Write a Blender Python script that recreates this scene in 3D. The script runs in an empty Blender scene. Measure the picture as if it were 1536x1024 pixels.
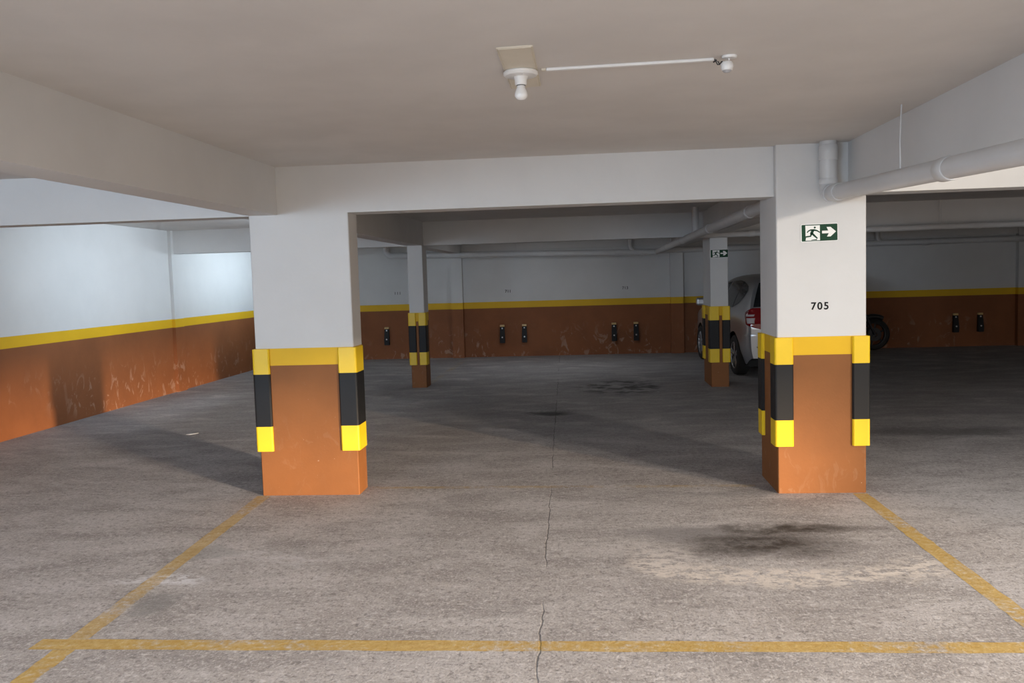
import bpy, bmesh, math, random
from mathutils import Vector, Matrix
random.seed(4)
S = bpy.context.scene
COL = S.collection
PI = math.pi

# ------------------------------------------------------------------ materials
def new_mat(name):
    m = bpy.data.materials.new(name); m.use_nodes = True
    nt = m.node_tree; nt.nodes.clear()
    out = nt.nodes.new('ShaderNodeOutputMaterial'); b = nt.nodes.new('ShaderNodeBsdfPrincipled')
    nt.links.new(b.outputs[0], out.inputs[0])
    return m, nt, b
def val(nt, x):
    return x
def setin(nt, sock, x):
    if hasattr(x, 'is_output'): nt.links.new(x, sock)
    elif isinstance(x, (tuple, list)):
        sock.default_value = (*x, 1.0) if len(sock.default_value) == 4 and len(x) == 3 else x
    else: sock.default_value = x
def N(nt, typ, ins=None, **props):
    n = nt.nodes.new(typ)
    for k, v in props.items(): setattr(n, k, v)
    for k, v in (ins or {}).items(): setin(nt, n.inputs[k], v)
    return n
def math_(nt, op, a, b=0.0, c=None, clamp=False):
    n = N(nt, 'ShaderNodeMath', {0: a, 1: b}, operation=op, use_clamp=clamp)
    if c is not None: setin(nt, n.inputs[2], c)
    return n.outputs[0]
def mix(nt, f, a, b, mode='MIX'):
    n = N(nt, 'ShaderNodeMix', data_type='RGBA', blend_type=mode)
    setin(nt, n.inputs[0], f); setin(nt, n.inputs[6], a); setin(nt, n.inputs[7], b)
    return n.outputs[2]
def ramp(nt, x, lo, hi):
    return N(nt, 'ShaderNodeMapRange', {0: x, 1: lo, 2: hi, 3: 0.0, 4: 1.0}, clamp=True, interpolation_type='SMOOTHSTEP').outputs[0]
def pos(nt):
    return N(nt, 'ShaderNodeNewGeometry').outputs['Position']
def scaled(nt, v, s):
    return N(nt, 'ShaderNodeVectorMath', {0: v, 1: s}, operation='MULTIPLY').outputs[0]
def noise(nt, v, scale, detail=4, rough=.55, dist=0.0):
    return N(nt, 'ShaderNodeTexNoise', {'Vector': v, 'Scale': scale, 'Detail': detail, 'Roughness': rough, 'Distortion': dist}).outputs[0]
def bump(nt, b, h, strength, dist=.01):
    n = N(nt, 'ShaderNodeBump', {'Height': h, 'Strength': strength, 'Distance': dist})
    nt.links.new(n.outputs[0], b.inputs['Normal'])

def paint(name, col, rough=.75, var=.06, scuff=0.0, scuff_col=(.5, .42, .36), bmp=.12, spec=.3, zlo=.02, zhi=.75, scuff_scale=5.0):
    """wall paint: faint roller mottling, optional pale scuffs low down"""
    m, nt, b = new_mat(name)
    p = pos(nt)
    n1 = noise(nt, p, 1.7, 5, .6); n2 = noise(nt, p, 60, 3)
    c = mix(nt, ramp(nt, n1, .3, .7), tuple(x * (1 - var) for x in col), tuple(min(1, x * (1 + var)) for x in col))
    if scuff > 0:
        z = N(nt, 'ShaderNodeSeparateXYZ', {0: p}).outputs[2]
        w = scaled(nt, p, (1.2, 1.2, .75))
        s1 = ramp(nt, noise(nt, w, scuff_scale, 6, .62, 1.4), .55, .62)
        s2 = ramp(nt, noise(nt, p, .9, 2), .40, .56)
        h = math_(nt, 'MULTIPLY', ramp(nt, z, zhi, zlo + .15), s2)
        f = math_(nt, 'MULTIPLY', math_(nt, 'MULTIPLY', s1, h), scuff, clamp=True)
        sp = math_(nt, 'MULTIPLY', ramp(nt, noise(nt, p, 34, 2), .73, .78), .55)
        f = math_(nt, 'MAXIMUM', f, math_(nt, 'MULTIPLY', sp, ramp(nt, z, 1.0, .2)))
        c = mix(nt, f, c, scuff_col)
    setin(nt, b.inputs['Base Color'], c)
    b.inputs['Roughness'].default_value = rough; b.inputs['Specular IOR Level'].default_value = spec
    bump(nt, b, n2, bmp, .004)
    return m
def plain(name, col, rough=.5, metal=0.0, spec=.5, coat=0.0, var=.05, scale=14):
    m, nt, b = new_mat(name)
    n1 = noise(nt, pos(nt), scale, 3)
    c = mix(nt, n1, tuple(x * (1 - var) for x in col), tuple(min(1, x * (1 + var)) for x in col))
    setin(nt, b.inputs['Base Color'], c)
    b.inputs['Roughness'].default_value = rough; b.inputs['Metallic'].default_value = metal
    b.inputs['Specular IOR Level'].default_value = spec; b.inputs['Coat Weight'].default_value = coat
    return m

WHITE = (.63, .625, .615)
M = {}
M['white'] = paint('white wall paint', WHITE, .8, .025)
M['ceil'] = paint('off white ceiling paint', (.63, .605, .58), .85, .04)
M['brown'] = paint('brown column paint', (.23, .086, .024), .6, .08, .10, (.46, .36, .28), scuff_scale=9)
M['brownwall'] = paint('brown wall paint', (.24, .084, .03), .62, .1, .55, (.46, .30, .22))
M['band'] = paint('yellow band paint', (.72, .43, .012), .55, .04)
M['gy'] = plain('yellow rubber', (.80, .53, .008), .45)
M['gk'] = plain('black rubber', (.011, .011, .012), .55, spec=.3)
M['pipe'] = paint('white painted pipe', (.60, .60, .60), .45, .05, spec=.4)
M['plastic'] = plain('white plastic', (.78, .78, .77), .35, var=.02)
M['cream'] = plain('cream cover board', (.66, .61, .51), .6, var=.07)
M['dark'] = plain('dark plastic', (.012, .012, .013), .45)
M['gap'] = plain('black joint', (.02, .018, .016), .7)
M['gold'] = plain('amber reflector', (.62, .42, .17), .35)
M['steel'] = plain('bright steel', (.62, .63, .65), .3, .8)
M['darkmetal'] = plain('dull dark metal', (.05, .05, .055), .5, .6)
M['silver'] = plain('silver car paint', (.50, .51, .53), .32, .75, coat=.6, var=.02, scale=300)
M['glass'] = plain('dark tinted glass', (.012, .014, .016), .06, spec=.6, var=0)
M['red'] = plain('red lamp lens', (.22, .004, .008), .12, spec=.6, coat=.5)
M['clearlens'] = plain('clear lamp lens', (.55, .5, .5), .12, spec=.6)
M['tyre'] = plain('tyre rubber', (.018, .018, .018), .75)
M['rim'] = plain('alloy rim', (.55, .56, .58), .25, .85)
M['under'] = plain('dark underbody', (.01, .01, .01), .9)
M['green'] = plain('exit sign green', (.004, .045, .02), .5, spec=.2, var=.03)
M['signwhite'] = plain('exit sign white', (.82, .83, .8), .4, var=.02)
M['ink'] = plain('black stencil ink', (.014, .013, .014), .8, spec=.1)
M['inkpale'] = plain('faded stencil ink', (.10, .10, .105), .8)
M['scrap'] = plain('white paper', (.8, .8, .8), .7)
M['asphalt'] = paint('outdoor asphalt', (.2, .2, .2), .9)
M['added_shutter'] = plain('grey added shutter', (.4, .4, .4), .5, .3)
def bulb_mat():
    m, nt, b = new_mat('frosted bulb glass')
    n1 = noise(nt, pos(nt), 30, 2)
    setin(nt, b.inputs['Base Color'], mix(nt, n1, (.80, .80, .80), (.85, .85, .84)))
    b.inputs['Roughness'].default_value = .18; b.inputs['Subsurface Weight'].default_value = .25
    b.inputs['Subsurface Radius'].default_value = (.02, .02, .02)
    return m
M['bulb'] = bulb_mat()

def ell(nt, x, y, cx, cy, rx, ry, soft=.5):
    """1 inside a soft-edged ellipse on the floor"""
    a = math_(nt, 'DIVIDE', math_(nt, 'SUBTRACT', x, cx), rx); b = math_(nt, 'DIVIDE', math_(nt, 'SUBTRACT', y, cy), ry)
    r = math_(nt, 'SQRT', math_(nt, 'ADD', math_(nt, 'MULTIPLY', a, a), math_(nt, 'MULTIPLY', b, b)))
    return ramp(nt, r, 1.0, 1.0 - soft)
def mul(nt, a, b): return math_(nt, 'MULTIPLY', a, b, clamp=True)

def concrete(name, line=False, worn=.5):
    m, nt, b = new_mat(name)
    p = pos(nt)
    warp = N(nt, 'ShaderNodeTexNoise', {'Vector': p, 'Scale': 2.6, 'Detail': 5, 'Roughness': .6}).outputs[1]
    off = N(nt, 'ShaderNodeVectorMath', {0: warp, 1: (.5, .5, .5)}, operation='SUBTRACT').outputs[0]
    pw = N(nt, 'ShaderNodeVectorMath', {0: scaled(nt, off, (.42, .42, 0)), 1: p}, operation='ADD').outputs[0]
    sx = N(nt, 'ShaderNodeSeparateXYZ', {0: pw}); x, y = sx.outputs[0], sx.outputs[1]
    s0 = N(nt, 'ShaderNodeSeparateXYZ', {0: p}); x0, y0 = s0.outputs[0], s0.outputs[1]
    big = noise(nt, p, .55, 4, .6, .6); mid = noise(nt, scaled(nt, p, (.7, 1.4, 1)), 2.4, 6, .62, .5)
    fine = noise(nt, p, 26, 6, .7); grit = noise(nt, scaled(nt, p, (1, .7, 1)), 85, 3, .7)
    c = mix(nt, ramp(nt, big, .3, .72), (0.360, 0.333, 0.324), (0.470, 0.446, 0.444))
    c = mix(nt, mul(nt, ramp(nt, mid, .45, .66), .75), c, (0.285, 0.262, 0.256))
    c = mix(nt, mul(nt, ramp(nt, mid, .48, .34), .6), c, (0.520, 0.492, 0.494))
    c = mix(nt, mul(nt, ramp(nt, fine, .54, .64), .7), c, (0.600, 0.574, 0.577))
    c = mix(nt, mul(nt, ramp(nt, fine, .47, .36), .75), c, (0.200, 0.184, 0.180))
    c = mix(nt, mul(nt, ramp(nt, grit, .53, .66), .6), c, (0.620, 0.594, 0.599))
    c = mix(nt, mul(nt, ramp(nt, grit, .46, .34), .6), c, (0.180, 0.167, 0.163))
    # curled scratches and trowel marks
    vor = N(nt, 'ShaderNodeTexVoronoi', {'Vector': pw, 'Scale': 16.0}, feature='DISTANCE_TO_EDGE').outputs[0]
    scr = mul(nt, ramp(nt, vor, .035, .0), ramp(nt, noise(nt, p, 3.1, 3), .45, .62))
    c = mix(nt, mul(nt, scr, .30), c, (0.120, 0.111, 0.105))
    fl = mul(nt, ramp(nt, noise(nt, scaled(nt, p, (.8, 1.3, 1)), 13, 2), .735, .765), ramp(nt, noise(nt, p, 1.1, 2), .46, .6))
    c = mix(nt, mul(nt, fl, .8), c, (0.720, 0.700, 0.690))
    scrape = mul(nt, ramp(nt, noise(nt, scaled(nt, pw, (2.2, 12, 1)), 2.2, 4, .6), .60, .70), ramp(nt, noise(nt, p, .8, 2), .45, .6))
    c = mix(nt, mul(nt, scrape, .45), c, (0.190, 0.176, 0.170))
    # painted shade: floor colour turns darker and greyer deeper in the garage
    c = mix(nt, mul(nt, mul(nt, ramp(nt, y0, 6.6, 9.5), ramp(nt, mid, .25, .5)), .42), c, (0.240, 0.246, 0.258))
    # oil stain with a scoured pale rim
    bits = ramp(nt, noise(nt, scaled(nt, p, (.8, 1.2, 1)), 15, 6, .75), .44, .54)
    rim = math_(nt, 'SUBTRACT', ell(nt, x, y, 1.02, 4.64, .92, .46, .25), ell(nt, x, y, 1.04, 4.83, .86, .46, .3), clamp=True)
    c = mix(nt, mul(nt, mul(nt, rim, bits), .8), c, (0.700, 0.635, 0.580))
    rim2 = mul(nt, ell(nt, x, y, .40, 4.72, .33, .38, .7), bits)
    c = mix(nt, mul(nt, rim2, .5), c, (0.620, 0.574, 0.555))
    patchy = math_(nt, 'MULTIPLY_ADD', ramp(nt, noise(nt, p, 9, 5, .7), .40, .60), -.24, 1.0)
    c = mix(nt, mul(nt, ell(nt, x, y, .98, 4.92, .70, .36, .8), patchy), c, (0.060, 0.051, 0.047))
    c = mix(nt, mul(nt, ell(nt, x, y, 1.18, 5.22, .74, .15, .8), patchy), c, (0.065, 0.056, 0.051))
    c = mix(nt, mul(nt, ell(nt, x, y, .52, 5.13, .46, .22, .85), .65), c, (0.200, 0.190, 0.194))
    c = mix(nt, mul(nt, ell(nt, x, y, .95, 6.10, .85, .13, .9), .4), c, (0.200, 0.190, 0.189))
    # scuff and dark patch beside the left line
    c = mix(nt, mul(nt, mul(nt, ell(nt, x, y, -2.25, 4.33, .34, .12, .6), bits), .8), c, (0.700, 0.697, 0.733))
    c = mix(nt, mul(nt, mul(nt, ell(nt, x, y, -1.75, 4.68, .55, .2, .8), bits), .4), c, (0.620, 0.615, 0.644))
    c = mix(nt, mul(nt, ell(nt, x, y, -2.13, 4.02, .17, .16, .4), .5), c, (0.220, 0.220, 0.220))
    c = mix(nt, mul(nt, ell(nt, x, y, -2.22, 4.78, .26, .16, .4), .4), c, (0.250, 0.250, 0.250))
    # stains towards the back
    bs = ramp(nt, noise(nt, p, 4.0, 4), .45, .58)
    c = mix(nt, mul(nt, mul(nt, ell(nt, x, y, .5, 12.0, .75, 1.0, .5), bs), .75), c, (0.030, 0.030, 0.030))
    c = mix(nt, mul(nt, ell(nt, x, y, -.45, 9.75, .36, .2, .7), .8), c, (0.030, 0.030, 0.030))
    c = mix(nt, mul(nt, ell(nt, x, y, 3.4, 8.3, 1.2, .35, .8), .5), c, (0.050, 0.051, 0.050))
    # hairline crack running into the garage
    wob = math_(nt, 'MULTIPLY', math_(nt, 'SUBTRACT', noise(nt, p, 5.5, 5), .5), .045)
    cx = math_(nt, 'ADD', math_(nt, 'ADD', x0, wob), math_(nt, 'MULTIPLY_ADD', y0, .021, .147))
    crack = mul(nt, ramp(nt, math_(nt, 'ABSOLUTE', cx), .0055, .0015), ramp(nt, noise(nt, p, 1.3, 2), .36, .50))
    c = mix(nt, mul(nt, crack, .55), c, (0.050, 0.046, 0.044))
    if line:
        wear = math_(nt, 'ADD', math_(nt, 'MULTIPLY', noise(nt, p, 2.0, 4), .6), math_(nt, 'MULTIPLY', fine, .55))
        keep = ramp(nt, wear, worn + .12, worn - .10)
        yc = mix(nt, ramp(nt, fine, .4, .6), (.50, .31, .05), (.56, .37, .075))
        c = mix(nt, mul(nt, keep, line), c, yc)
    setin(nt, b.inputs['Base Color'], c)
    setin(nt, b.inputs['Roughness'], N(nt, 'ShaderNodeMapRange', {0: mid, 1: .3, 2: .7, 3: .62, 4: .85}).outputs[0])
    b.inputs['Specular IOR Level'].default_value = .2
    h = math_(nt, 'ADD', math_(nt, 'MULTIPLY', fine, .6), math_(nt, 'MULTIPLY', grit, .4))
    h = math_(nt, 'SUBTRACT', h, math_(nt, 'MULTIPLY', crack, 1.2))
    bump(nt, b, h, .6, .008)
    return m
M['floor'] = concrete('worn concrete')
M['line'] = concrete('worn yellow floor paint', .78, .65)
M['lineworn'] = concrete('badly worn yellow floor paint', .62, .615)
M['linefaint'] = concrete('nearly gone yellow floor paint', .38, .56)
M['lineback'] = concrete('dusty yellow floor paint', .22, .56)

# ------------------------------------------------------------------ mesh helpers
def link(name, bm, mats, parent=None, smooth=False):
    bmesh.ops.remove_doubles(bm, verts=bm.verts, dist=1e-6)
    bmesh.ops.recalc_face_normals(bm, faces=bm.faces)
    me = bpy.data.meshes.new(name); bm.to_mesh(me); bm.free()
    if not isinstance(mats, (list, tuple)): mats = [mats]
    for m in mats: me.materials.append(m)
    if smooth:
        for f in me.polygons: f.use_smooth = True
        try: me.set_sharp_from_angle(angle=math.radians(smooth if smooth is not True else 40))
        except Exception: pass
    o = bpy.data.objects.new(name, me); COL.objects.link(o)
    if parent: o.parent = parent
    return o
def tag(o, label, cat, group=None):
    o['label'] = label; o['category'] = cat
    if group: o['group'] = group
    return o
def empty(name, loc, label, cat, group=None, rz=0.0):
    o = bpy.data.objects.new(name, None); COL.objects.link(o)
    o.location = loc; o.rotation_euler = (0, 0, rz); o.empty_display_size = .1
    return tag(o, label, cat, group)
def struct(name, bm, mats):
    o = link(name, bm, mats); o['kind'] = 'structure'; return o
def box(bm, x0, x1, y0, y1, z0, z1, mi=0, bev=0.0, seg=2):
    r = bmesh.ops.create_cube(bm, size=1.0)
    for v in r['verts']:
        v.co = Vector(((x0 + x1) / 2 + v.co.x * (x1 - x0), (y0 + y1) / 2 + v.co.y * (y1 - y0), (z0 + z1) / 2 + v.co.z * (z1 - z0)))
    fs = {f for v in r['verts'] for f in v.link_faces}
    for f in fs: f.material_index = mi
    if bev > 0:
        es = list({e for f in fs for e in f.edges})
        rb = bmesh.ops.bevel(bm, geom=es, offset=bev, segments=seg, affect='EDGES', profile=.5)
        for f in rb['faces']: f.material_index = mi
def prism(bm, poly, z0, z1, mi=0, zs=None, mis=None):
    """upright prism of a 2-D outline; zs cuts it into bands with materials mis"""
    lv = zs or [z0, z1]; ms = mis or [mi]
    rings = [[bm.verts.new((x, y, z)) for x, y in poly] for z in lv]
    n = len(poly)
    for k in range(len(lv) - 1):
        for i in range(n):
            f = bm.faces.new((rings[k][i], rings[k][(i + 1) % n], rings[k + 1][(i + 1) % n], rings[k + 1][i])); f.material_index = ms[k]
    f = bm.faces.new(rings[0][::-1]); f.material_index = ms[0]
    f = bm.faces.new(rings[-1]); f.material_index = ms[-1]
def extrude_poly(bm, pts, d, mi=0):
    """flat outline given as 3-D points, thickened by vector d"""
    d = Vector(d); a = [bm.verts.new(p) for p in pts]; b = [bm.verts.new(Vector(p) + d) for p in pts]
    n = len(pts)
    for i in range(n):
        f = bm.faces.new((a[i], a[(i + 1) % n], b[(i + 1) % n], b[i])); f.material_index = mi
    f = bm.faces.new(a[::-1]); f.material_index = mi
    f = bm.faces.new(b); f.material_index = mi
def tube(bm, pts, r, seg=20, mi=0, cap=True, radii=None):
    pts = [Vector(p) for p in pts]; n = len(pts); rings = []
    up = None
    for i, p in enumerate(pts):
        t = (pts[min(i + 1, n - 1)] - pts[max(i - 1, 0)]).normalized()
        if up is None:
            up = Vector((0, 0, 1)) if abs(t.z) < .9 else Vector((0, 1, 0))
        a = (up - t * up.dot(t)).normalized(); up = a; c = t.cross(a)
        rr = radii[i] if radii else r
        rings.append([bm.verts.new(p + (a * math.cos(2 * PI * k / seg) + c * math.sin(2 * PI * k / seg)) * rr) for k in range(seg)])
    for i in range(n - 1):
        for k in range(seg):
            f = bm.faces.new((rings[i][k], rings[i][(k + 1) % seg], rings[i + 1][(k + 1) % seg], rings[i + 1][k])); f.material_index = mi
    if cap:
        f = bm.faces.new(rings[0][::-1]); f.material_index = mi
        f = bm.faces.new(rings[-1]); f.material_index = mi
def lathe(bm, prof, c=(0, 0, 0), axis='z', seg=36, mi=0, mis=None):
    """revolve (radius, height) pairs about an axis through c"""
    c = Vector(c); rings = []
    def P(r, h, a):
        u, v = r * math.cos(a), r * math.sin(a)
        return c + (Vector((u, v, h)) if axis == 'z' else Vector((h, u, v)) if axis == 'x' else Vector((u, h, v)))
    for r, h in prof:
        if r < 1e-5: rings.append([bm.verts.new(P(0, h, 0))])
        else: rings.append([bm.verts.new(P(r, h, 2 * PI * k / seg)) for k in range(seg)])
    for i in range(len(prof) - 1):
        A, B = rings[i], rings[i + 1]
        for k in range(seg):
            k2 = (k + 1) % seg
            if len(A) == 1 and len(B) == 1: continue
            vs = (A[0], B[k2], B[k]) if len(A) == 1 else (A[k], A[k2], B[0]) if len(B) == 1 else (A[k], A[k2], B[k2], B[k])
            f = bm.faces.new(vs); f.material_index = mis[i] if mis else mi
def arc_pts(c, a, b, r, n=8):
    """quarter bend: from c + r*a to c + r*b"""
    a, b, c = Vector(a), Vector(b), Vector(c)
    return [c + (a * math.cos(t) + b * math.sin(t)) * r for t in [PI / 2 * i / n for i in range(n + 1)]]

# ------------------------------------------------------------------ sizes (metres): x across, y into the garage, z up
ZC, ZB = 2.39, 2.05            # slab and beam soffit
Z0, Z1 = .962, 1.087           # yellow band
XL, YW, XR, YF = -6.095, 17.0, 14.6, -4.0
ZS = [0, Z0, Z1, ZC + .02]

# ------------------------------------------------------------------ setting
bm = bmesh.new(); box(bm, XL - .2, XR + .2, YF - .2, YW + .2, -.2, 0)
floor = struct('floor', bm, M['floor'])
def quadline(name, pts, m):
    bm = bmesh.new(); bm.faces.new([bm.verts.new((x, y, .0005)) for x, y in pts])
    return link(name, bm, m, floor)
def strip(x0, y0, x1, y1, w, n=40):
    """a brushed stripe with a slightly wavering edge"""
    d = Vector((x1 - x0, y1 - y0)); L = d.length; d /= L; nn = Vector((-d.y, d.x)); rnd = random.Random(int(x0 * 100 + y1))
    a, b = [], []
    for i in range(n + 1):
        p = Vector((x0, y0)) + d * (L * i / n)
        a.append(tuple(p + nn * (w / 2 + rnd.uniform(-.004, .004)))); b.append(tuple(p - nn * (w / 2 + rnd.uniform(-.004, .004))))
    return a + b[::-1]
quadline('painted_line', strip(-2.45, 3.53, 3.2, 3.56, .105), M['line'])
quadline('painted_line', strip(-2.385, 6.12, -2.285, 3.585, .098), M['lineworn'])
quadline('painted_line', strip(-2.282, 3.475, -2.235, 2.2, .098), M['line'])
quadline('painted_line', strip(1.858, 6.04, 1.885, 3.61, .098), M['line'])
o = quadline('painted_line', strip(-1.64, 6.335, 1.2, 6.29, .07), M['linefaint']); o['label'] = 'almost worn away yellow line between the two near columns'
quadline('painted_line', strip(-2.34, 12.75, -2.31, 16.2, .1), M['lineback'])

bm = bmesh.new()           # the unseen bay right of the viewer is left roofless to let light in
prism(bm, [(XL - .2, YF - .2), (1.99, YF - .2), (1.99, 6.06), (XR + .2, 6.06), (XR + .2, YW + .2), (XL - .2, YW + .2)], ZC, ZC + .1)
struct('ceiling', bm, M['ceil'])
WALLM = [M['brownwall'], M['band'], M['white']]
def slab(bm, x0, x1, y0, y1, zs=None, mis=(0, 1, 2)):
    prism(bm, [(x0, y0), (x1, y0), (x1, y1), (x0, y1)], 0, 0, zs=zs or ZS, mis=list(mis))
bm = bmesh.new()
slab(bm, XL - .2, XL, YF - .2, YW + .2)
slab(bm, XL, XL + .05, 12.38, 12.66)                 # shallow pier under the cross beam
struct('wall_left', bm, WALLM)
bm = bmesh.new()
slab(bm, XL, XR, YW, YW + .2)
for a, b in ((-2.60, -2.375), (1.66, 1.905), (8.06, 8.40)): slab(bm, a, b, YW - .11, YW)
wall_back = struct('wall_back', bm, WALLM)
bm = bmesh.new(); slab(bm, XR, XR + .2, YF - .2, YW + .2)
struct('wall_right', bm, WALLM)
# wall behind the camera: unseen window band and gateway shutter, assumed and shaped for the light
GX0, GX1, GZ = 4.9, 11.28, .80
WX0, WX1, WZ0, WZ1 = -5.8, -2.9, 1.4, 2.2
bm = bmesh.new()
box(bm, XL, WX0, YF - .2, YF, 0, ZC, 2); box(bm, WX0, WX1, YF - .2, YF, 0, WZ0, 0); box(bm, WX0, WX1, YF - .2, YF, WZ1, ZC, 2)
box(bm, WX1, GX0, YF - .2, YF, 0, ZC, 2); box(bm, GX0, GX1, YF - .2, YF, ZB, ZC, 2); box(bm, GX1, XR, YF - .2, YF, 0, ZC, 2)
struct('wall_front', bm, WALLM)
bm = bmesh.new()
for i in range(9): box(bm, GX0, GX1, YF - .13, YF - .09, GZ + i * .13, GZ + .128 + i * .13, 0, .006, 1)
o = struct('door_light_cut', bm, M['added_shutter'])  # shutter added half raised to cut the low glow
bm = bmesh.new(); box(bm, -40, 60, -60, YF - .2, -.25, -.02)
struct('ground', bm, M['asphalt'])

def beam(x0, x1, y0, y1, z0=ZB):
    bm = bmesh.new(); box(bm, x0, x1, y0, y1, z0, ZC + .01)
    return struct('ceiling_beam', bm, M['white'])
beam(-2.40, -2.187, YF, 6.13)                         # along the bay, left
beam(-2.52, -2.30, 6.37, 12.45); beam(-2.60, -2.38, 12.65, YW - .07)
beam(1.787, 1.99, YF, 6.06)                           # along the bay, right
beam(1.67, 1.89, 6.61, 11.8); beam(1.69, 1.905, 12.0, YW - .07)
beam(-2.40, 1.312, 6.13, 6.37)                       # across, first row of columns
beam(XL, -2.395, 6.17, 6.37); beam(1.906, XR, 6.06, 6.30)
beam(-2.52, 1.69, 12.45, 12.65); beam(XL, -2.52, 12.45, 12.65); beam(1.69, XR, 11.8, 12.0)   # second row
beam(XL, XR, YW - .07, YW, 2.09)

# ------------------------------------------------------------------ columns
def guard(parent, cx, cy, sx, sy, la, lb, t=.022, z0=.332, z1=1.084):
    """rubber corner angle; (cx, cy) shaft corner, (sx, sy) outward signs; la leg along x, lb along y"""
    poly = [(-la, 0), (-la, t * .6), (-la + t * .4, t)]
    for i in range(5):
        a = PI / 2 - PI / 2 * i / 4
        poly.append((t * .2 + t * .8 * math.cos(a), t * .2 + t * .8 * math.sin(a)))
    poly += [(t, -lb + t * .4), (t * .6, -lb), (0, -lb), (0, 0)]
    P = [(cx + sx * x, cy + sy * y) for x, y in poly]
    bm = bmesh.new()
    h = (z1 - z0) / 4.1
    zs = [z0, z0 + h * 1.0, z1 - h, z1]
    prism(bm, P, 0, 0, zs=zs, mis=[0, 1, 0])
    return link('corner_guard', bm, [M['gy'], M['gk']], parent)
def column(label, x0, x1, y0, y1, guards, top):
    c = empty('concrete_column', ((x0 + x1) / 2, (y0 + y1) / 2, 0), label, 'column', 'painted columns with striped corner guards')
    bm = bmesh.new()
    X0, X1, Y0, Y1 = x0 - c.location.x, x1 - c.location.x, y0 - c.location.y, y1 - c.location.y
    b = .006
    poly = [(X0 + b, Y0), (X1 - b, Y0), (X1, Y0 + b), (X1, Y1 - b), (X1 - b, Y1), (X0 + b, Y1), (X0, Y1 - b), (X0, Y0 + b)]
    prism(bm, poly, 0, 0, zs=[0, Z0, Z1, top], mis=[0, 1, 2])
    link('shaft', bm, [M['brown'], M['band'], M['white']], c)
    for sx, sy, la, lb in guards:
        guard(c, X1 if sx > 0 else X0, Y1 if sy > 0 else Y0, sx, sy, la, lb)
    return c
colA = column('wide near column with plain white top, standing on the left line', -2.40, -1.67, 6.13, 6.37, [(-1, -1, .105, .10), (1, -1, .115, .19)], ZB)
colB = column('thick near column stencilled 705 under a green exit sign', 1.312, 1.906, 6.06, 6.61, [(-1, -1, .105, .13), (1, -1, .095, .13), (-1, 1, .12, .13)], ZC)
colC = column('slender far column with no sign, before the back wall', -2.515, -2.297, 12.33, 12.66, [(-1, -1, .09, .12), (1, -1, .09, .14)], ZB)
colD = column('far column with small exit sign beside the silver car', 1.687, 1.92, 11.80, 12.50, [(-1, -1, .11, .14), (1, -1, .085, .14), (-1, 1, .12, .16)], ZB)

def text_mesh(name, s, size, m, parent, loc, depth=.0015, space=1.0):
    cu = bpy.data.curves.new(name, 'FONT'); cu.body = s; cu.size = size; cu.align_x = 'CENTER'; cu.align_y = 'CENTER'
    cu.space_character = space; cu.extrude = depth; cu.offset = size * .022
    t = bpy.data.objects.new(name, cu); COL.objects.link(t)
    dg = bpy.context.evaluated_depsgraph_get()
    me = bpy.data.meshes.new_from_object(t.evaluated_get(dg)); me.name = name
    bpy.data.objects.remove(t); bpy.data.curves.remove(cu)
    me.materials.clear(); me.materials.append(m)
    o = bpy.data.objects.new(name, me); COL.objects.link(o); o.parent = parent
    o.location = loc; o.rotation_euler = (PI / 2, 0, 0)
    return o
text_mesh('stencil_number', '705', .070, M['ink'], colB, (1.599 - colB.location.x, 6.06 - colB.location.y - .0005, 1.293), space=1.22)
text_mesh('stencil_number', '711', .075, M['ink'], wall_back, (-1.487, YW - .0005, 1.285), space=1.1)
text_mesh('stencil_number', '713', .075, M['inkpale'], wall_back, (.80, YW - .0005, 1.285), space=1.1)
text_mesh('stencil_number', '111', .075, M['inkpale'], wall_back, (-3.69, YW - .0005, 1.305), space=1.3)

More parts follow.
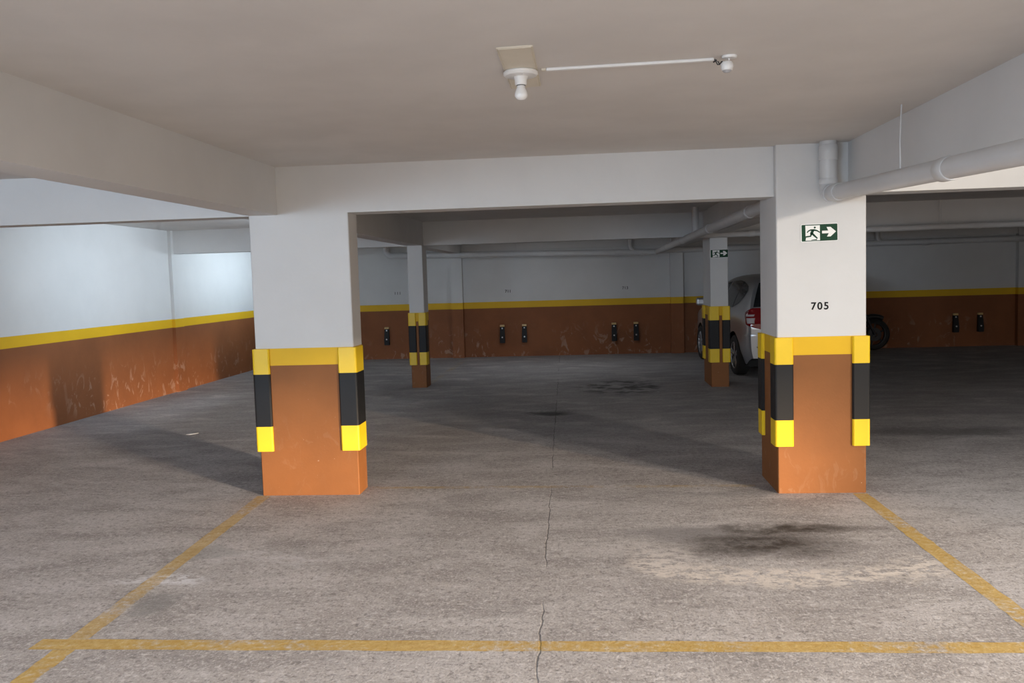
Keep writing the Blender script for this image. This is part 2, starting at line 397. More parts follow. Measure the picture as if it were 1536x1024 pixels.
# ------------------------------------------------------------------ exit signs
def thick(bm, pts, w, y, t, mi=0):
    """polyline in the sign plane drawn as a limb of width w (list or number)"""
    pts = [Vector((a, b)) for a, b in pts]; n = len(pts)
    ws = w if isinstance(w, (list, tuple)) else [w] * n
    L, R = [], []
    for i, p in enumerate(pts):
        d = (pts[min(i + 1, n - 1)] - pts[max(i - 1, 0)]).normalized(); q = Vector((-d.y, d.x)) * ws[i] / 2
        L.append(p + q); R.append(p - q)
    out = L + R[::-1]
    extrude_poly(bm, [(v.x, y, v.y) for v in out], (0, -t, 0), mi)
def exit_sign(label, x0, x1, z0, z1, y, tilt=0):
    w, h = x1 - x0, z1 - z0
    s = empty('exit_sign', ((x0 + x1) / 2, y, (z0 + z1) / 2), label, 'exit sign', 'green exit signs')
    s.rotation_euler = (0, tilt, 0)
    U = lambda px, py: ((px - 311) / 358 * w, (186 - py) / 178 * h)     # drawn in the units of a 358 x 178 plate
    def rrect(a, b, c, d, r):
        pts = []
        for cx, cz, s0 in ((c - r, d - r, 0), (a + r, d - r, 1), (a + r, b + r, 2), (c - r, b + r, 3)):
            for i in range(5):
                t = PI / 2 * (s0 + i / 4); pts.append((cx + r * math.cos(t), cz + r * math.sin(t)))
        return pts
    def flat(name, pts, y0, t, m):
        bm = bmesh.new(); extrude_poly(bm, [(a, y0, b) for a, b in pts], (0, -t, 0)); return link(name, bm, m, s)
    flat('plate', rrect(-w / 2, -h / 2, w / 2, h / 2, .007), 0, .003, M['signwhite'])
    a, d = U(141, 103); c, b = U(486, 269)
    flat('green_field', rrect(a, b, c, d, .005), -.003, .0006, M['green'])
    a, d = U(178, 112); c, b = U(317, 262)
    flat('doorway_panel', [(a, b), (c, b), (c, d), (a, d)], -.0036, .0006, M['signwhite'])
    ar = [(338, 169), (398, 169), (382, 133), (420, 133), (472, 181), (420, 229), (385, 229), (402, 196), (338, 196)]
    flat('arrow', [U(*q) for q in ar], -.0036, .0006, M['signwhite'])
    bm = bmesh.new(); Y, T = -.0042, .0006
    hx, hz = U(268, 134)
    extrude_poly(bm, [(hx + .0068 * math.cos(2 * PI * i / 16), Y, hz + .0068 * math.sin(2 * PI * i / 16)) for i in range(16)], (0, -T, 0))
    k = w / 358
    thick(bm, [U(*q) for q in ((194, 182), (206, 166), (228, 157), (262, 158), (290, 166), (317, 184))], [10 * k, 11 * k, 15 * k, 17 * k, 13 * k, 10 * k], Y, T)
    thick(bm, [U(*q) for q in ((252, 158), (240, 180), (230, 202))], [26 * k, 27 * k, 22 * k], Y, T)
    thick(bm, [U(*q) for q in ((236, 190), (226, 219), (196, 222), (166, 226))], [18 * k, 15 * k, 14 * k, 12 * k], Y, T)
    thick(bm, [U(*q) for q in ((238, 188), (262, 214), (292, 243))], [20 * k, 18 * k, 12 * k], Y, T)
    thick(bm, [U(*q) for q in ((178, 232), (172, 262))], [9 * k, 9 * k], Y, T)
    thick(bm, [U(*q) for q in ((232, 258), (288, 254))], [4 * k, 10 * k], Y, T)
    link('running_figure', bm, M['green'], s)
    return s
exit_sign('green running man exit sign on the near column, above 705', 1.4735, 1.7185, 1.732, 1.852, 6.0595, -.012)
exit_sign('green running man exit sign on the far column by the car', 1.690, 1.925, 1.734, 1.842, 11.7995)

# ------------------------------------------------------------------ rubber wheel stops on the back wall
def bumper():
    s = empty('wall_bumper', (0, 0, 0), 'x', 'wall bumper', 'rubber wheel stops on the back wall')
    bm = bmesh.new()
    prof = [(0, 0), (-.085, .0), (-.085, .10), (-.05, .32), (0, .32)]
    a = [bm.verts.new((-.05, y, z)) for y, z in prof]; b = [bm.verts.new((.05, y, z)) for y, z in prof]
    for v, (y, z) in zip(a, prof):
        if z > .2: v.co.x = -.043
    for v, (y, z) in zip(b, prof):
        if z > .2: v.co.x = .043
    n = len(prof)
    for i in range(n): bm.faces.new((a[i], a[(i + 1) % n], b[(i + 1) % n], b[i]))
    bm.faces.new(a); bm.faces.new(b[::-1])
    bmesh.ops.bevel(bm, geom=list(bm.edges), offset=.006, segments=2, affect='EDGES')
    link('body', bm, M['gk'], s)
    bm = bmesh.new(); box(bm, -.045, .045, -.056, 0, .32, .358, 0, .005); link('reflector', bm, M['gold'], s)['label'] = 'amber reflector cap'
    for z, yy in ((.29, -.056), (.115, -.083)):
        bm = bmesh.new(); lathe(bm, [(0, -.006), (.011, -.006), (.015, -.002), (.015, .012), (0, .012)], (0, yy, z), 'y', 14); link('bolt', bm, M['steel'], s)
    return s
def copy_tree(o, parent=None):
    c = o.copy(); COL.objects.link(c)
    if parent: c.parent = parent
    for ch in list(o.children): copy_tree(ch, c)
    return c
proto = bumper()
spots = [(-3.93, .285, 'black wall bumper on its own in the far corner bay, left of the slender column'),
         (-1.62, .272, 'left one of the bumper pair on the back wall nearer the slender column'),
         (-1.183, .275, 'right one of the bumper pair on the back wall nearer the slender column'),
         (.566, .26, 'left one of the bumper pair on the back wall nearer the silver car'),
         (.992, .262, 'right one of the bumper pair on the back wall nearer the silver car'),
         (6.97, .272, 'left one of the bumper pair in the dark bay beyond the motorcycle'),
         (7.417, .273, 'right one of the bumper pair in the dark bay beyond the motorcycle')]
for i, (x, z, lb) in enumerate(spots):
    o = proto if i == 0 else copy_tree(proto)
    o.location = (x, YW, z); o['label'] = lb

# ------------------------------------------------------------------ pipes
def pipe_obj(name, pts, r, parent, m='pipe', radii=None, seg=24):
    bm = bmesh.new(); tube(bm, pts, r, seg, radii=radii); return link(name, bm, M[m], parent, 40)
def sleeve(parent, p, d, r, L=.06, name='pipe_joint'):
    p, d = Vector(p), Vector(d).normalized()
    bm = bmesh.new(); tube(bm, [p - d * L / 2, p - d * (L / 2 - .004), p + d * (L / 2 - .004), p + d * L / 2], r, 24, radii=[r - .003, r, r, r - .003])
    return link(name, bm, M['pipe'], parent, 40)
# near pipe: drop on the column with the exit sign, then along the right beam towards the viewer
px, py, pz = 1.637, 5.985, 2.04
np_ = empty('drain_pipe', (px, py, 0), 'white drain pipe dropping by the 705 column then running along the right beam', 'pipe', 'painted drain pipes')
sl = .033
R0 = .055
bm = bmesh.new()
tube(bm, [(0, 0, ZC - .001), (0, 0, pz + .075)], R0, 24); link('riser', bm, M['pipe'], np_, 40)
el = arc_pts((0, -.075, pz + .075), (0, 1, 0), (0, 0, -1), .075, 10)
pipe_obj('elbow', el, .058, np_)
pipe_obj('run', [(0, -.07, pz), (.0, -6.5, pz - sl * 6.4)], .05, np_)
sleeve(np_, (0, 0, ZC - .075), (0, 0, 1), .0605, .10); sleeve(np_, (0, 0, pz + .085), (0, 0, 1), .0605, .035)
sleeve(np_, (0, -.20, pz - .004), (0, 1, sl), .0575, .13); sleeve(np_, (0, -1.9, pz - .062), (0, 1, sl), .0555, .10)
bm = bmesh.new()
hy = -1.235
tube(bm, [(.035, hy, ZC - .001), (.030, hy - .005, 2.30), (.028, hy, 2.19), (.030, hy, 2.10), (.028, hy, pz - sl * 1.16 + .041)], .004, 8)
link('hanger', bm, M['pipe'], np_, 40)
# pipe behind it, from the thick column back to the rear wall
e0, e1 = Vector((1.50, 6.75, 2.085)), Vector((1.41, 16.755, 1.972))
pe = empty('drain_pipe', (e0.x, e0.y, 0), 'long white drain pipe running from behind the 705 column to the back wall', 'pipe', 'painted drain pipes')
d = e1 - e0
bm = bmesh.new(); tube(bm, [Vector((0, 0, e0.z)), Vector((d.x, d.y, e1.z))], .052, 24); link('run', bm, M['pipe'], pe, 40)
for t in (.12, .35, .6, .82): sleeve(pe, (d.x * t, d.y * t, e0.z + d.z * t), d, .058, .10)
t = .47
bm = bmesh.new(); tube(bm, [(d.x * t, d.y * t, ZC - .001), (d.x * t, d.y * t, e0.z + d.z * t)], .045, 20); link('riser', bm, M['pipe'], pe, 40)
bm = bmesh.new(); t = .05; tube(bm, [(d.x * t, d.y * t, ZC - .001), (d.x * t, d.y * t, e0.z + d.z * t)], .004, 8); link('hanger', bm, M['pipe'], pe)
# pipe along the second row beam on the right
fy = 11.66; fx = e0.x + d.x * (fy - e0.y) / d.y; fz = e0.z + d.z * (fy - e0.y) / d.y
pf = empty('drain_pipe', (fx, fy, 0), 'pipe along the cross beam behind the 705 column, over the silver car', 'pipe', 'painted drain pipes')
bm = bmesh.new(); tube(bm, [(.062, 0, fz + .002), (9.5, 0, fz + .025)], .038, 20); link('run', bm, M['pipe'], pf, 40)
for x in (.75, 3.6, 6.2): sleeve(pf, (x, 0, fz + .003 + .0023 * x), (1, 0, 0), .043, .08)
bm = bmesh.new(); tube(bm, [(3.12, -.0, ZC - .001), (3.12, 0, fz + .0)], .004, 8); tube(bm, [(3.15, -.0, ZC - .001), (3.15, 0, fz + .0)], .004, 8); link('hanger', bm, M['pipe'], pf)
# pipe along the back wall: left stretch with up-turned end, right stretch
by = 16.82
pb = empty('drain_pipe', (-3.84, by, 0), 'pipe along the back wall with upturned left end by the slender column', 'pipe', 'painted drain pipes')
zl = lambda x: 2.045 - .0165 * (x + 3.84)
bm = bmesh.new(); tube(bm, [(.09, 0, zl(-3.75)), (5.23, 0, zl(1.39))], .058, 24); link('run', bm, M['pipe'], pb, 40)
pipe_obj('elbow', [(0, 0, ZC - .28), ] + arc_pts((.1, 0, zl(-3.74) + .1), (-1, 0, 0), (0, 0, -1), .1, 8), .062, pb)
bm = bmesh.new(); tube(bm, [(0, 0, ZC - .002), (0, 0, 2.10)], .056, 24); link('riser', bm, M['pipe'], pb, 40)
sleeve(pb, (0, 0, 2.17), (0, 0, 1), .067, .05)
for x in (1.5, 3.2, 4.5): sleeve(pb, (x, 0, zl(-3.84 + x)), (1, 0, 0), .0635, .11)
pipe_obj('branch', [(4.745, 0, ZC - .001), (4.745, 0, 2.16)] + arc_pts((4.745 + .13, 0, 2.10), (-1, 0, 0), (0, 0, -1), .13, 8), .045, pb)
bm = bmesh.new(); tube(bm, [(2.55, 0, ZC - .001), (2.55, 0, zl(-1.29))], .004, 8); link('hanger', bm, M['pipe'], pb)
pr = empty('drain_pipe', (1.47, by, 0), 'pipe along the back wall of the dark right bay behind the car', 'pipe', 'painted drain pipes')
bm = bmesh.new(); tube(bm, [(0, 0, 1.985), (12.5, 0, 1.999)], .056, 24); link('run', bm, M['pipe'], pr, 40)
pipe_obj('branch', [(4.02, 0, ZC - .001), (4.02, 0, 2.16)] + arc_pts((4.02 + .13, 0, 2.12), (-1, 0, 0), (0, 0, -1), .13, 8), .042, pr)
for x in (1.3, 4.9, 7.5): sleeve(pr, (x, 0, 1.987), (1, 0, 0), .061, .1)

# ------------------------------------------------------------------ ceiling lamp, board, conduit, sensor
LX, LY = -.235, 3.577
bd = empty('cover_board', (-.233, 3.55, ZC), 'cream cover board fixed to the ceiling above the bulb', 'cover board')
bm = bmesh.new()
extrude_poly(bm, [(-.061, -.324, 0), (.064, -.336, 0), (.060, .322, 0), (-.063, .349, 0)], (0, 0, -.008))
bmesh.ops.bevel(bm, geom=[e for e in bm.edges], offset=.003, segments=1, affect='EDGES'); link('board', bm, M['cream'], bd)
bm = bmesh.new()
for a, b in (((-.064, -.326), (-.066, .35)), ((.066, -.337), (.063, .324)), ((-.064, -.328), (.066, -.339)), ((-.066, .351), (.063, .324))):
    tube(bm, [(a[0], a[1], -.003), (b[0], b[1], -.003)], .0035, 6)
link('board_edge', bm, M['cream'], bd)
lamp = empty('ceiling_lamp', (LX, LY, ZC - .008), 'white lamp holder with bare bulb on the cream board', 'lamp')
bm = bmesh.new(); lathe(bm, [(0, 0), (.066, 0), (.070, -.004), (.070, -.013), (.064, -.019), (.034, -.022), (0, -.022)], seg=48); link('canopy', bm, M['plastic'], lamp, 30)
bm = bmesh.new(); lathe(bm, [(0, -.02), (.030, -.021), (.027, -.028), (.0245, -.034), (.024, -.052), (.022, -.055), (.018, -.055), (.018, -.05), (0, -.05)], seg=36); link('socket', bm, M['plastic'], lamp, 35)
bm = bmesh.new(); lathe(bm, [(0, -.052), (.0185, -.052), (.0185, -.0575), (0, -.0575)], seg=30); link('bulb_thread', bm, M['gap'], lamp)
prof = [(0, -.057), (.0165, -.057), (.0175, -.066)]
prof += [(.0205, -.073), (.0235, -.080), (.0258, -.088)]
for i in range(11):
    a = math.radians(4 - 94 * i / 10); prof.append((.0265 * math.cos(a), -.094 + .0215 * math.sin(a)))
prof[-1] = (0, -.1155)
bm = bmesh.new(); lathe(bm, prof, seg=40); link('bulb', bm, M['bulb'], lamp, 60)
bm = bmesh.new(); lathe(bm, [(0, -.0225), (.004, -.0225), (.004, -.020), (0, -.020)], (.008, -.045, 0), seg=10); link('screw', bm, M['steel'], lamp)

a, b = Vector((-.150, 3.583, ZC)), Vector((.533, 3.552, ZC))
cd = empty('conduit', a, 'slim white cable duct between the bulb and the sensor', 'cable duct')
v = b - a; cd.rotation_euler = (0, 0, math.atan2(v.y, v.x)); L = v.length
bm = bmesh.new(); box(bm, .02, L, -.011, .011, -.011, 0, 0, .002, 1); link('duct', bm, M['plastic'], cd)
bm = bmesh.new(); box(bm, 0, .018, -.009, .009, -.009, 0, 0, .001, 1); link('duct_end', bm, M['cream'], cd)
sn = empty('motion_sensor', (.578, 3.52, ZC), 'small white motion sensor hanging at the end of the duct', 'sensor')
bm = bmesh.new(); lathe(bm, [(0, .002), (.022, .002), (.024, -.003), (.022, -.010), (0, -.012)], (.008, 0, 0), seg=30)
for vv in bm.verts: vv.co.x = vv.co.x * 1.25
link('base', bm, M['plastic'], sn, 40)
bm = bmesh.new(); tube(bm, [(.004, 0, -.008), (.010, 0, -.016), (.004, 0, -.026)], .003, 10); link('stalk', bm, M['plastic'], sn, 40)
bm = bmesh.new(); lathe(bm, [(0, -.022), (.018, -.024), (.0235, -.032), (.0245, -.044), (.021, -.056), (.0185, -.0575), (0, -.0575)], seg=36); link('head', bm, M['plastic'], sn, 40)
bm = bmesh.new(); lathe(bm, [(0, -.0573), (.0185, -.0573), (.012, -.064), (0, -.067)], seg=30); link('lens', bm, plain('grey lens', (.4, .4, .42), .4), sn, 50)
bm = bmesh.new()
tube(bm, [(-.020, -.004, -.022), (-.029, -.004, -.034), (-.036, -.004, -.034), (-.044, -.004, -.020), (-.034, -.004, -.022), (-.029, -.004, -.034)], .0024, 8)
tube(bm, [(-.044, -.004, -.020), (-.048, -.004, -.012)], .003, 8); tube(bm, [(-.040, -.004, -.016), (-.053, -.004, -.024)], .003, 8)
tube(bm, [(-.020, -.004, -.022), (-.012, -.002, -.029)], .0024, 8)
link('wire_clip', bm, M['dark'], sn)['label'] = 'black wire clip'

# ------------------------------------------------------------------ silver hatchback
def lerp_tab(tab, t):
    if t <= tab[0][0]: return tab[0][1]
    for (a, va), (b, vb) in zip(tab, tab[1:]):
        if t <= b:
            k = (t - a) / (b - a); return va + (vb - va) * k
    return tab[-1][1]
def smooth_tab(tab, t, h=.05):
    return sum(lerp_tab(tab, t + h * k) for k in (-1, -.5, 0, .5, 1)) / 5
W_Z = [(.18, .76), (.28, .80), (.40, .832), (.52, .840), (.60, .846), (.66, .838), (.80, .836), (.90, .818), (.97, .785), (1.1, .735), (1.25, .665), (1.36, .60), (1.44, .52), (1.5, .4)]
TAPER = [(-.66, .885), (-.635, .92), (-.58, .95), (-.45, .978), (-.2, .992), (.2, 1.0), (2.0, 1.0), (2.7, .975), (3.0, .92), (3.2, .82), (3.32, .68)]
ROOF = [(-.66, .74), (-.63, .90), (-.60, 1.0), (-.52, 1.14), (-.42, 1.28), (-.33, 1.385), (-.25, 1.425), (0, 1.462), (.4, 1.487), (.9, 1.487), (1.25, 1.452), (1.55, 1.36), (1.9, 1.19), (2.25, 1.005), (2.5, .945), (2.9, .84), (3.15, .72), (3.32, .56)]
WB = 2.466
def hw(y, z): return smooth_tab(W_Z, z, .03) * lerp_tab(TAPER, y)
def zr(y): return smooth_tab(ROOF, y, .03)
def sill(y):
    s = .20 if -.45 < y < 3.0 else .20 + .10 * min(1, max(-.45 - y, y - 3.0) / .2)
    for yw in (0, WB):
        q = .355 ** 2 - (y - yw) ** 2
        if q > 0: s = max(s, .30 + math.sqrt(q))
    return s
car = empty('silver_hatchback', (3.045, 13.22, 0), 'silver hatchback parked nose in behind the far column', 'car', rz=.068)
ys = [-.66, -.645, -.62, -.585, -.55, -.5]
y = -.46
while y < 3.32: ys.append(y); y += .04
ys.append(3.32)
bm = bmesh.new()
NZ = 22
def section(y):
    zs, zt = sill(y), zr(y)
    zt = max(zt, zs + .05)
    pts = []
    for i in range(NZ + 1):
        z = zs + (zt - .035 - zs) * i / NZ
        pts.append((hw(y, z), z))
    x = hw(y, zt - .035)
    for dx, dz in ((.018, .014), (.05, .027), (.10, .034)): pts.append((x - dx, zt - .035 + dz))
    for k in (.66, .33): pts.append(((x - .10) * k, zt + .012 * (1 - k * k)))
    return pts, zt
rows = []
for y in ys:
    half, zt = section(y)
    pts = [(x, z) for x, z in half] + [(0, zt + .012)] + [(-x, z) for x, z in half[::-1]]
    rows.append([bm.verts.new((x, y, z)) for x, z in pts])
for A, B in zip(rows, rows[1:]):
    for i in range(len(A) - 1): bm.faces.new((A[i], A[i + 1], B[i + 1], B[i]))
bm.faces.new(rows[0]); bm.faces.new(rows[-1][::-1])
link('body', bm, M['silver'], car, 32)
# dark floor pan and wheel wells
bm = bmesh.new()
box(bm, -.74, .74, -.5, 3.05, .17, .26); 
for yw in (0, WB): box(bm, -.74, .74, yw - .36, yw + .36, .2, .64)
link('underbody', bm, M['under'], car)
def side_panel(name, yz, m, sgn, off=.005):
    bm = bmesh.new(); vs = []
    P = []
    n = len(yz)
    for i in range(n):
        (a, b), (c, d) = yz[i], yz[(i + 1) % n]
        for k in range(5): P.append((a + (c - a) * k / 5, b + (d - b) * k / 5))
    cy = sum(p[0] for p in P) / len(P); cz = sum(p[1] for p in P) / len(P)
    rings = []
    for s in (1.0, .66, .33):
        rings.append([bm.verts.new((sgn * (hw(cy + (y - cy) * s, cz + (z - cz) * s) + off), cy + (y - cy) * s, cz + (z - cz) * s)) for y, z in P])
    c = bm.verts.new((sgn * (hw(cy, cz) + off), cy, cz)); k = len(P)
    for A, B in zip(rings, rings[1:]):
        for i in range(k): bm.faces.new((A[i], A[(i + 1) % k], B[(i + 1) % k], B[i]))
    for i in range(k): bm.faces.new((rings[-1][i], rings[-1][(i + 1) % k], c))
    return link(name, bm, m, car, 60)
for sg in (-1, 1):
    side_panel('rear_door_window', [(.98, .985), (.98, 1.385), (.62, 1.405), (.30, 1.385), (.30, 1.005)], M['glass'], sg)
    side_panel('quarter_window', [(.27, 1.01), (.27, 1.380), (.06, 1.352), (-.10, 1.315), (-.19, 1.265), (-.13, 1.17), (.02, 1.07)], M['glass'], sg)
    side_panel('front_door_window', [(1.05, .98), (1.05, 1.385), (1.22, 1.37), (1.48, 1.28), (1.9, 1.09), (2.02, .985)], M['glass'], sg)
    side_panel('window_trim', [(.27, 1.005), (.27, 1.385), (.30, 1.388), (.30, 1.003)], M['dark'], sg, .007)
    side_panel('door_seam', [(.40, .45), (.40, .99), (.408, .99), (.408, .45)], M['gap'], sg, .002)
    side_panel('fuel_flap' if sg < 0 else 'body_seam', [(.0, .78), (.0, .90), (.13, .90), (.13, .78)], M['silver'], sg, .003)
    bm = bmesh.new(); box(bm, -.012, .02, .52, .70, .86, .885, 0, .006); o = link('door_handle', bm, M['silver'], car); o.location.x = sg * hw(.6, .87)
    bm = bmesh.new(); box(bm, -.09, .09, 1.93, 2.05, .98, 1.11, 0, .03); o = link('wing_mirror', bm, M['silver'], car); o.location.x = sg * .90
def roof_panel(name, y0, y1, x0, x1, m, off=.005):
    bm = bmesh.new(); n, k = 14, 8; g = []
    for i in range(n + 1):
        y = y0 + (y1 - y0) * i / n; xx = x0 + (x1 - x0) * i / n
        g.append([bm.verts.new((xx * (-1 + 2 * j / k), y - (off if y < 0 else -off), zr(y) + .012 * (1 - (abs(-1 + 2 * j / k)) ** 2) + off)) for j in range(k + 1)])
    for A, B in zip(g, g[1:]):
        for i in range(k): bm.faces.new((A[i], A[i + 1], B[i + 1], B[i]))
    return link(name, bm, m, car, 60)
roof_panel('rear_window', -.585, -.345, .69, .54, M['glass'])
roof_panel('windscreen', 1.42, 2.22, .50, .62, M['glass'])
# tail lamps: a lens that wraps the rear corner
def yr(z):
    if z <= zr(-.655): return -.66
    lo, hi = -.66, -.1
    for _ in range(30):
        m = (lo + hi) / 2
        if zr(m) < z: lo = m
        else: hi = m
    return hi
def perim(z, s, off):
    """walk round the rear corner at height z; s from the side towards the middle of the tail"""
    ye = yr(z); pts = []
    n = 30
    for i in range(n + 1):
        y = -.15 + (ye + .15) * i / n; pts.append(Vector((hw(y, z), y)))
    pts.append(Vector((.15, ye)))
    acc = 0
    for a, b in zip(pts, pts[1:]):
        L = (b - a).length
        if acc + L >= s or b is pts[-1]:
            d = (b - a).normalized(); p = a + d * (s - acc); nrm = Vector((-d.y, d.x)); nrm = nrm if nrm.dot(p - Vector((0, .5))) > 0 else -nrm
            return p + nrm * off
        acc += L
def lens(name, rows, m, sg, off, lab=None):
    bm = bmesh.new(); g = []; k = 10
    for z, s0, s1 in rows:
        g.append([(lambda p: bm.verts.new((sg * p.x, p.y, z)))(perim(z, s0 + (s1 - s0) * j / k, off if 0 < j < k else .002)) for j in range(k + 1)])
    for A, B in zip(g, g[1:]):
        for i in range(k): bm.faces.new((A[i], A[i + 1], B[i + 1], B[i]))
    o = link(name, bm, m, car, 60)
    if lab: o['label'] = lab
    return o
def interp_rows(keys, n=5):
    out = []
    for a, b in zip(keys, keys[1:]):
        for i in range(n): out.append(tuple(a[j] + (b[j] - a[j]) * i / n for j in range(3)))
    return out + [keys[-1]]
for sg in (-1, 1):
    lens('tail_lamp', interp_rows([(.685, .76, .80), (.73, .60, .79), (.78, .43, .775), (.86, .39, .75), (.93, .33, .71), (.955, .31, .69), (.985, .38, .67), (1.015, .47, .60)]), M['red'], sg, .014, 'red tail lamp')
    lens('reversing_lens', interp_rows([(.80, .47, .58), (.84, .445, .575), (.875, .43, .58)], 3), M['clearlens'], sg, .018)
    lens('indicator_lens', interp_rows([(.90, .41, .55), (.925, .395, .555)], 3), M['clearlens'], sg, .018)
    lens('bumper_recess', interp_rows([(.425, .72, 1.2), (.445, .62, 1.2), (.465, .60, 1.2), (.48, .66, 1.2)], 3), M['dark'], sg, .004)
    lens('lower_recess', interp_rows([(.30, .68, 1.2), (.335, .66, 1.2), (.37, .72, 1.2)], 3), M['dark'], sg, .004)
    lens('bumper_crease', interp_rows([(.622, .30, 1.1), (.632, .30, 1.1), (.642, .30, 1.1)], 2), M['silver'], sg, .012)
bm = bmesh.new(); box(bm, -.26, .26, -.672, -.655, .76, .88, 0, .004); link('number_plate_recess', bm, M['dark'], car)
def wheel(x, y, sg):
    w = bpy.data.objects.new('wheel', None); COL.objects.link(w); w.parent = car; w.location = (x, y, .302)
    bm = bmesh.new()
    h = .095
    prof = [(.205, h - .01), (.215, h), (.27, h), (.292, h - .015), (.302, h - .045), (.302, -h + .045), (.292, -h + .015), (.27, -h), (.215, -h), (.205, -h + .01), (.205, h - .01)]
    lathe(bm, prof, axis='x', seg=48); link('tyre', bm, M['tyre'], w, 35)
    bm = bmesh.new()
    o = sg * (h - .015)
    lathe(bm, [(.207, o), (.200, o + sg * .006), (.192, o), (.186, o - sg * .06), (.186, -o)], axis='x', seg=48)
    lathe(bm, [(0, o - sg * .005), (.04, o - sg * .008), (.045, o - sg * .03), (0, o - sg * .035)], axis='x', seg=24)
    for i in range(5):
        for da in (-.16, .16):
            a = 2 * PI * i / 5 + .3
            p0 = Vector((o - sg * .012, .035 * math.cos(a + da * .9), .035 * math.sin(a + da * .9))); p1 = Vector((o - sg * .006, .19 * math.cos(a + da), .19 * math.sin(a + da)))
            tube(bm, [p0, p1], .014, 8)
    link('rim', bm, M['rim'], w, 40)
    bm = bmesh.new(); lathe(bm, [(0, -sg * .01), (.15, -sg * .01), (.15, -sg * .03), (0, -sg * .03)], axis='x', seg=30); link('brake_disc', bm, M['gap'], w)
for sg in (-1, 1):
    for y in (0, WB): wheel(sg * .745, y, sg)

# ------------------------------------------------------------------ dark motorcycle, only its front wheel shows beyond the thick column
mo = empty('motorcycle', (4.46, 16.55, 0), 'dark motorcycle whose wheel shows beside the 705 column in shadow', 'motorcycle', rz=.04)
def mw(x, r):
    w = bpy.data.objects.new('wheel', None); COL.objects.link(w); w.parent = mo; w.location = (x, 0, r)
    bm = bmesh.new(); lathe(bm, [(r - .085, -.04), (r - .04, -.055), (r - .01, -.035), (r, 0), (r - .01, .035), (r - .04, .055), (r - .085, .04), (r - .085, -.04)], axis='y', seg=44); link('tyre', bm, M['tyre'], w, 45)
    bm = bmesh.new(); lathe(bm, [(r - .082, -.035), (r - .10, -.03), (r - .10, .03), (r - .082, .035)], axis='y', seg=40)
    for i in range(6):
        a = 2 * PI * i / 6 + .2
        tube(bm, [(.03 * math.cos(a), 0, .03 * math.sin(a)), ((r - .095) * math.cos(a + .15), 0, (r - .095) * math.sin(a + .15))], .016, 8)
    lathe(bm, [(0, -.05), (.04, -.05), (.04, .05), (0, .05)], axis='y', seg=20)
    link('rim', bm, M['under'] if False else plain('grey wheel', (.045, .05, .055), .45, .5), w, 40)
    bm = bmesh.new(); lathe(bm, [(.05, -.062), (.125, -.062), (.125, -.056), (.05, -.056), (.05, -.062)], (0, 0, 0), 'y', 30); link('brake_disc', bm, M['darkmetal'], w)
mw(.885, .30); mw(-.42, .29)
bm = bmesh.new()
for s in (-.075, .075): tube(bm, [(.885, s, .30), (.60, s, .92)], .02, 10)
tube(bm, [(.60, -.09, .92), (.60, .09, .92)], .02, 10); link('fork', bm, M['darkmetal'], mo, 40)
bm = bmesh.new(); tube(bm, [(.55, -.34, .98), (.60, -.2, 1.0), (.60, .2, 1.0), (.55, .34, .98)], .014, 10); link('handlebar', bm, M['dark'], mo, 40)
bm = bmesh.new(); tube(bm, [(.885 + .33 * math.cos(a), 0, .30 + .33 * math.sin(a)) for a in [math.radians(60 + 12 * i) for i in range(9)]], .05, 10); link('front_mudguard', bm, M['dark'], mo, 50)
bm = bmesh.new(); lathe(bm, [(0, .0), (.05, .01), (.085, .05), (.085, .12), (.06, .17), (0, .19)], (.50, 0, .86), 'x', 24); link('headlamp', bm, M['dark'], mo, 50)
bm = bmesh.new(); tube(bm, [(.58, 0, .86), (.40, 0, .90), (.15, 0, .88), (-.02, 0, .80)], .1, 16, radii=[.05, .13, .14, .08]); link('fuel_tank', bm, M['dark'], mo, 60)
bm = bmesh.new(); tube(bm, [(.02, 0, .80), (-.2, 0, .78), (-.5, 0, .82), (-.72, 0, .87)], .09, 14, radii=[.08, .11, .11, .06]); link('seat', bm, M['tyre'], mo, 60)
bm = bmesh.new(); box(bm, -.02, .42, -.15, .15, .24, .62, 0, .05, 3); link('engine', bm, M['under'], mo, 40)
bm = bmesh.new(); tube(bm, [(.58, 0, .82), (.30, 0, .60), (.0, 0, .40), (-.42, .09, .29)], .03, 10); tube(bm, [(.0, 0, .72), (-.02, 0, .4)], .03, 10); tube(bm, [(.0, -.09, .40), (-.42, -.09, .29)], .025, 10); link('frame', bm, M['dark'], mo, 50)
bm = bmesh.new(); tube(bm, [(.30, -.16, .30), (-.1, -.17, .22), (-.5, -.17, .30), (-.75, -.17, .36)], .04, 14, radii=[.025, .03, .05, .045]); link('exhaust', bm, M['darkmetal'], mo, 50)
bm = bmesh.new(); tube(bm, [(.05, .1, .30), (-.02, .26, .0)], .012, 8); link('side_stand', bm, M['darkmetal'], mo)

# ------------------------------------------------------------------ small litter
bm = bmesh.new(); extrude_poly(bm, [(-.055, -.02, .001), (-.01, -.035, .001), (.05, .01, .004), (.06, .03, .006), (.0, .02, .001), (-.04, .01, .001)], (0, 0, .002))
o = link('paper_scrap', bm, M['scrap']); o.location = (-4.17, 8.767, 0); tag(o, 'white paper scrap on the floor left of the wide near column', 'litter')

# ------------------------------------------------------------------ camera
F, H = 1300.0, 1.55
PITCH, YAW, ROLL = -0.0734296, -0.0844199, 0.0299916
def ray(a, w):
    c, s = math.cos(ROLL), math.sin(ROLL); a, w = c * a - s * w, s * a + c * w
    x, y, z = a, 1.0, -w
    c, s = math.cos(PITCH), math.sin(PITCH); y, z = c * y - s * z, s * y + c * z
    c, s = math.cos(YAW), math.sin(YAW); x, y = c * x + s * y, -s * x + c * y
    return Vector((x, y, z))
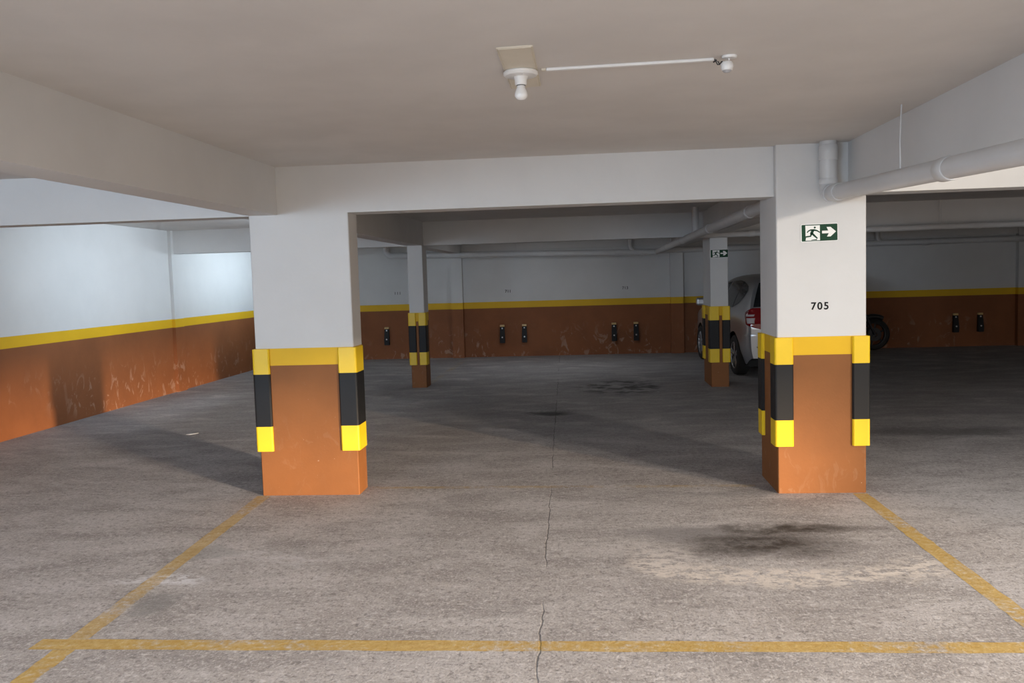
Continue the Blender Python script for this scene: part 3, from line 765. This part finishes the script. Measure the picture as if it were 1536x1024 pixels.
# ray() is linear in (a, 1, -w): read the camera axes off it
fwd = ray(0, 0); right = ray(1, 0) - fwd; up = ray(0, -1) - fwd
cam = bpy.data.cameras.new('camera'); co = bpy.data.objects.new('camera', cam); COL.objects.link(co)
m = Matrix((right, up, -fwd)).transposed().to_4x4(); m.translation = (0, 0, H); co.matrix_world = m
cam.sensor_fit = 'HORIZONTAL'; cam.sensor_width = 36.0; cam.lens = F / 1536 * 36; cam.clip_start = .05
S.camera = co

# ------------------------------------------------------------------ light
POWER = dict(world=1.15, sun=19500, bay=180, sky=175, window=390, tube=33, deep=26, low_fill=34, back=13)  # sky, tube, deep and back drive added fill lights with no real source
w = bpy.data.worlds.new('sky'); S.world = w; w.use_nodes = True
nt = w.node_tree; bg = nt.nodes['Background']; bg.inputs[0].default_value = (1.0, .95, .89, 1); bg.inputs[1].default_value = POWER['world']
def area(name, loc, target, sx, sy, power, col, spread=180):
    l = bpy.data.lights.new(name, 'AREA'); l.shape = 'RECTANGLE'; l.size = sx; l.size_y = sy; l.energy = power; l.color = col; l.spread = math.radians(spread)
    o = bpy.data.objects.new(name, l); COL.objects.link(o); o.location = loc
    o.rotation_euler = (Vector(target) - Vector(loc)).to_track_quat('-Z', 'Y').to_euler(); return o
area('low_evening_glow', (20.4, -14.0, 1.05), (-2.0, 6.0, .6), .55, .62, POWER['sun'], (1, .74, .48))
area('shadow_key', (6.9, -1.4, 3.25), (-4.5, 4.3, 0), .45, .3, POWER['bay'], (1, .90, .78), 80)  # unseen key added in place of daylight, throws the column shadows
area('overhead_fill', (-.5, -1.0, ZC - .02), (-.5, -.95, 0), 3.0, 4.0, POWER['sky'], (1, .97, .93))  # added overhead fill for the floor; the slab has no opening here
area('assumed_window_light', ((WX0 + WX1) / 2, YF + .02, (WZ0 + WZ1) / 2), (-3.6, 6, 1.9), WX1 - WX0, WZ1 - WZ0, POWER['window'], (.62, .80, 1.0))
area('back_fill', (-.6, 14.7, ZC - .03), (-.6, 14.75, 0), 1.2, .1, POWER['back'], (.93, .96, 1.0))  # hidden fill added to lift the back wall, no lamp there
area('low_fill_light', (2.3, YF + .05, 1.45), (.6, 16, 1.4), 1.0, .7, POWER['low_fill'], (1, .96, .92), 120)  # added low fill reaching the back wall; the wall is solid here
area('left_wall_fill', (-2.62, 10.4, 1.97), (-6.0, 10.4, 1.75), 3.2, .1, POWER['tube'], (.74, .87, 1.0), 85)  # unseen fill added to brighten the left wall, no fitting there
area('deep_wall_fill', (-4.1, 14.4, 2.0), (-6.0, 14.4, 1.8), 3.0, .1, POWER['deep'], (.72, .87, 1.0), 100)  # second unseen fill, added for the far end of the left wall

S.view_settings.view_transform = 'Standard'; S.view_settings.look = 'None'; S.view_settings.gamma = 1.0
S.view_settings.use_curve_mapping = False; S.view_settings.exposure = 0.0
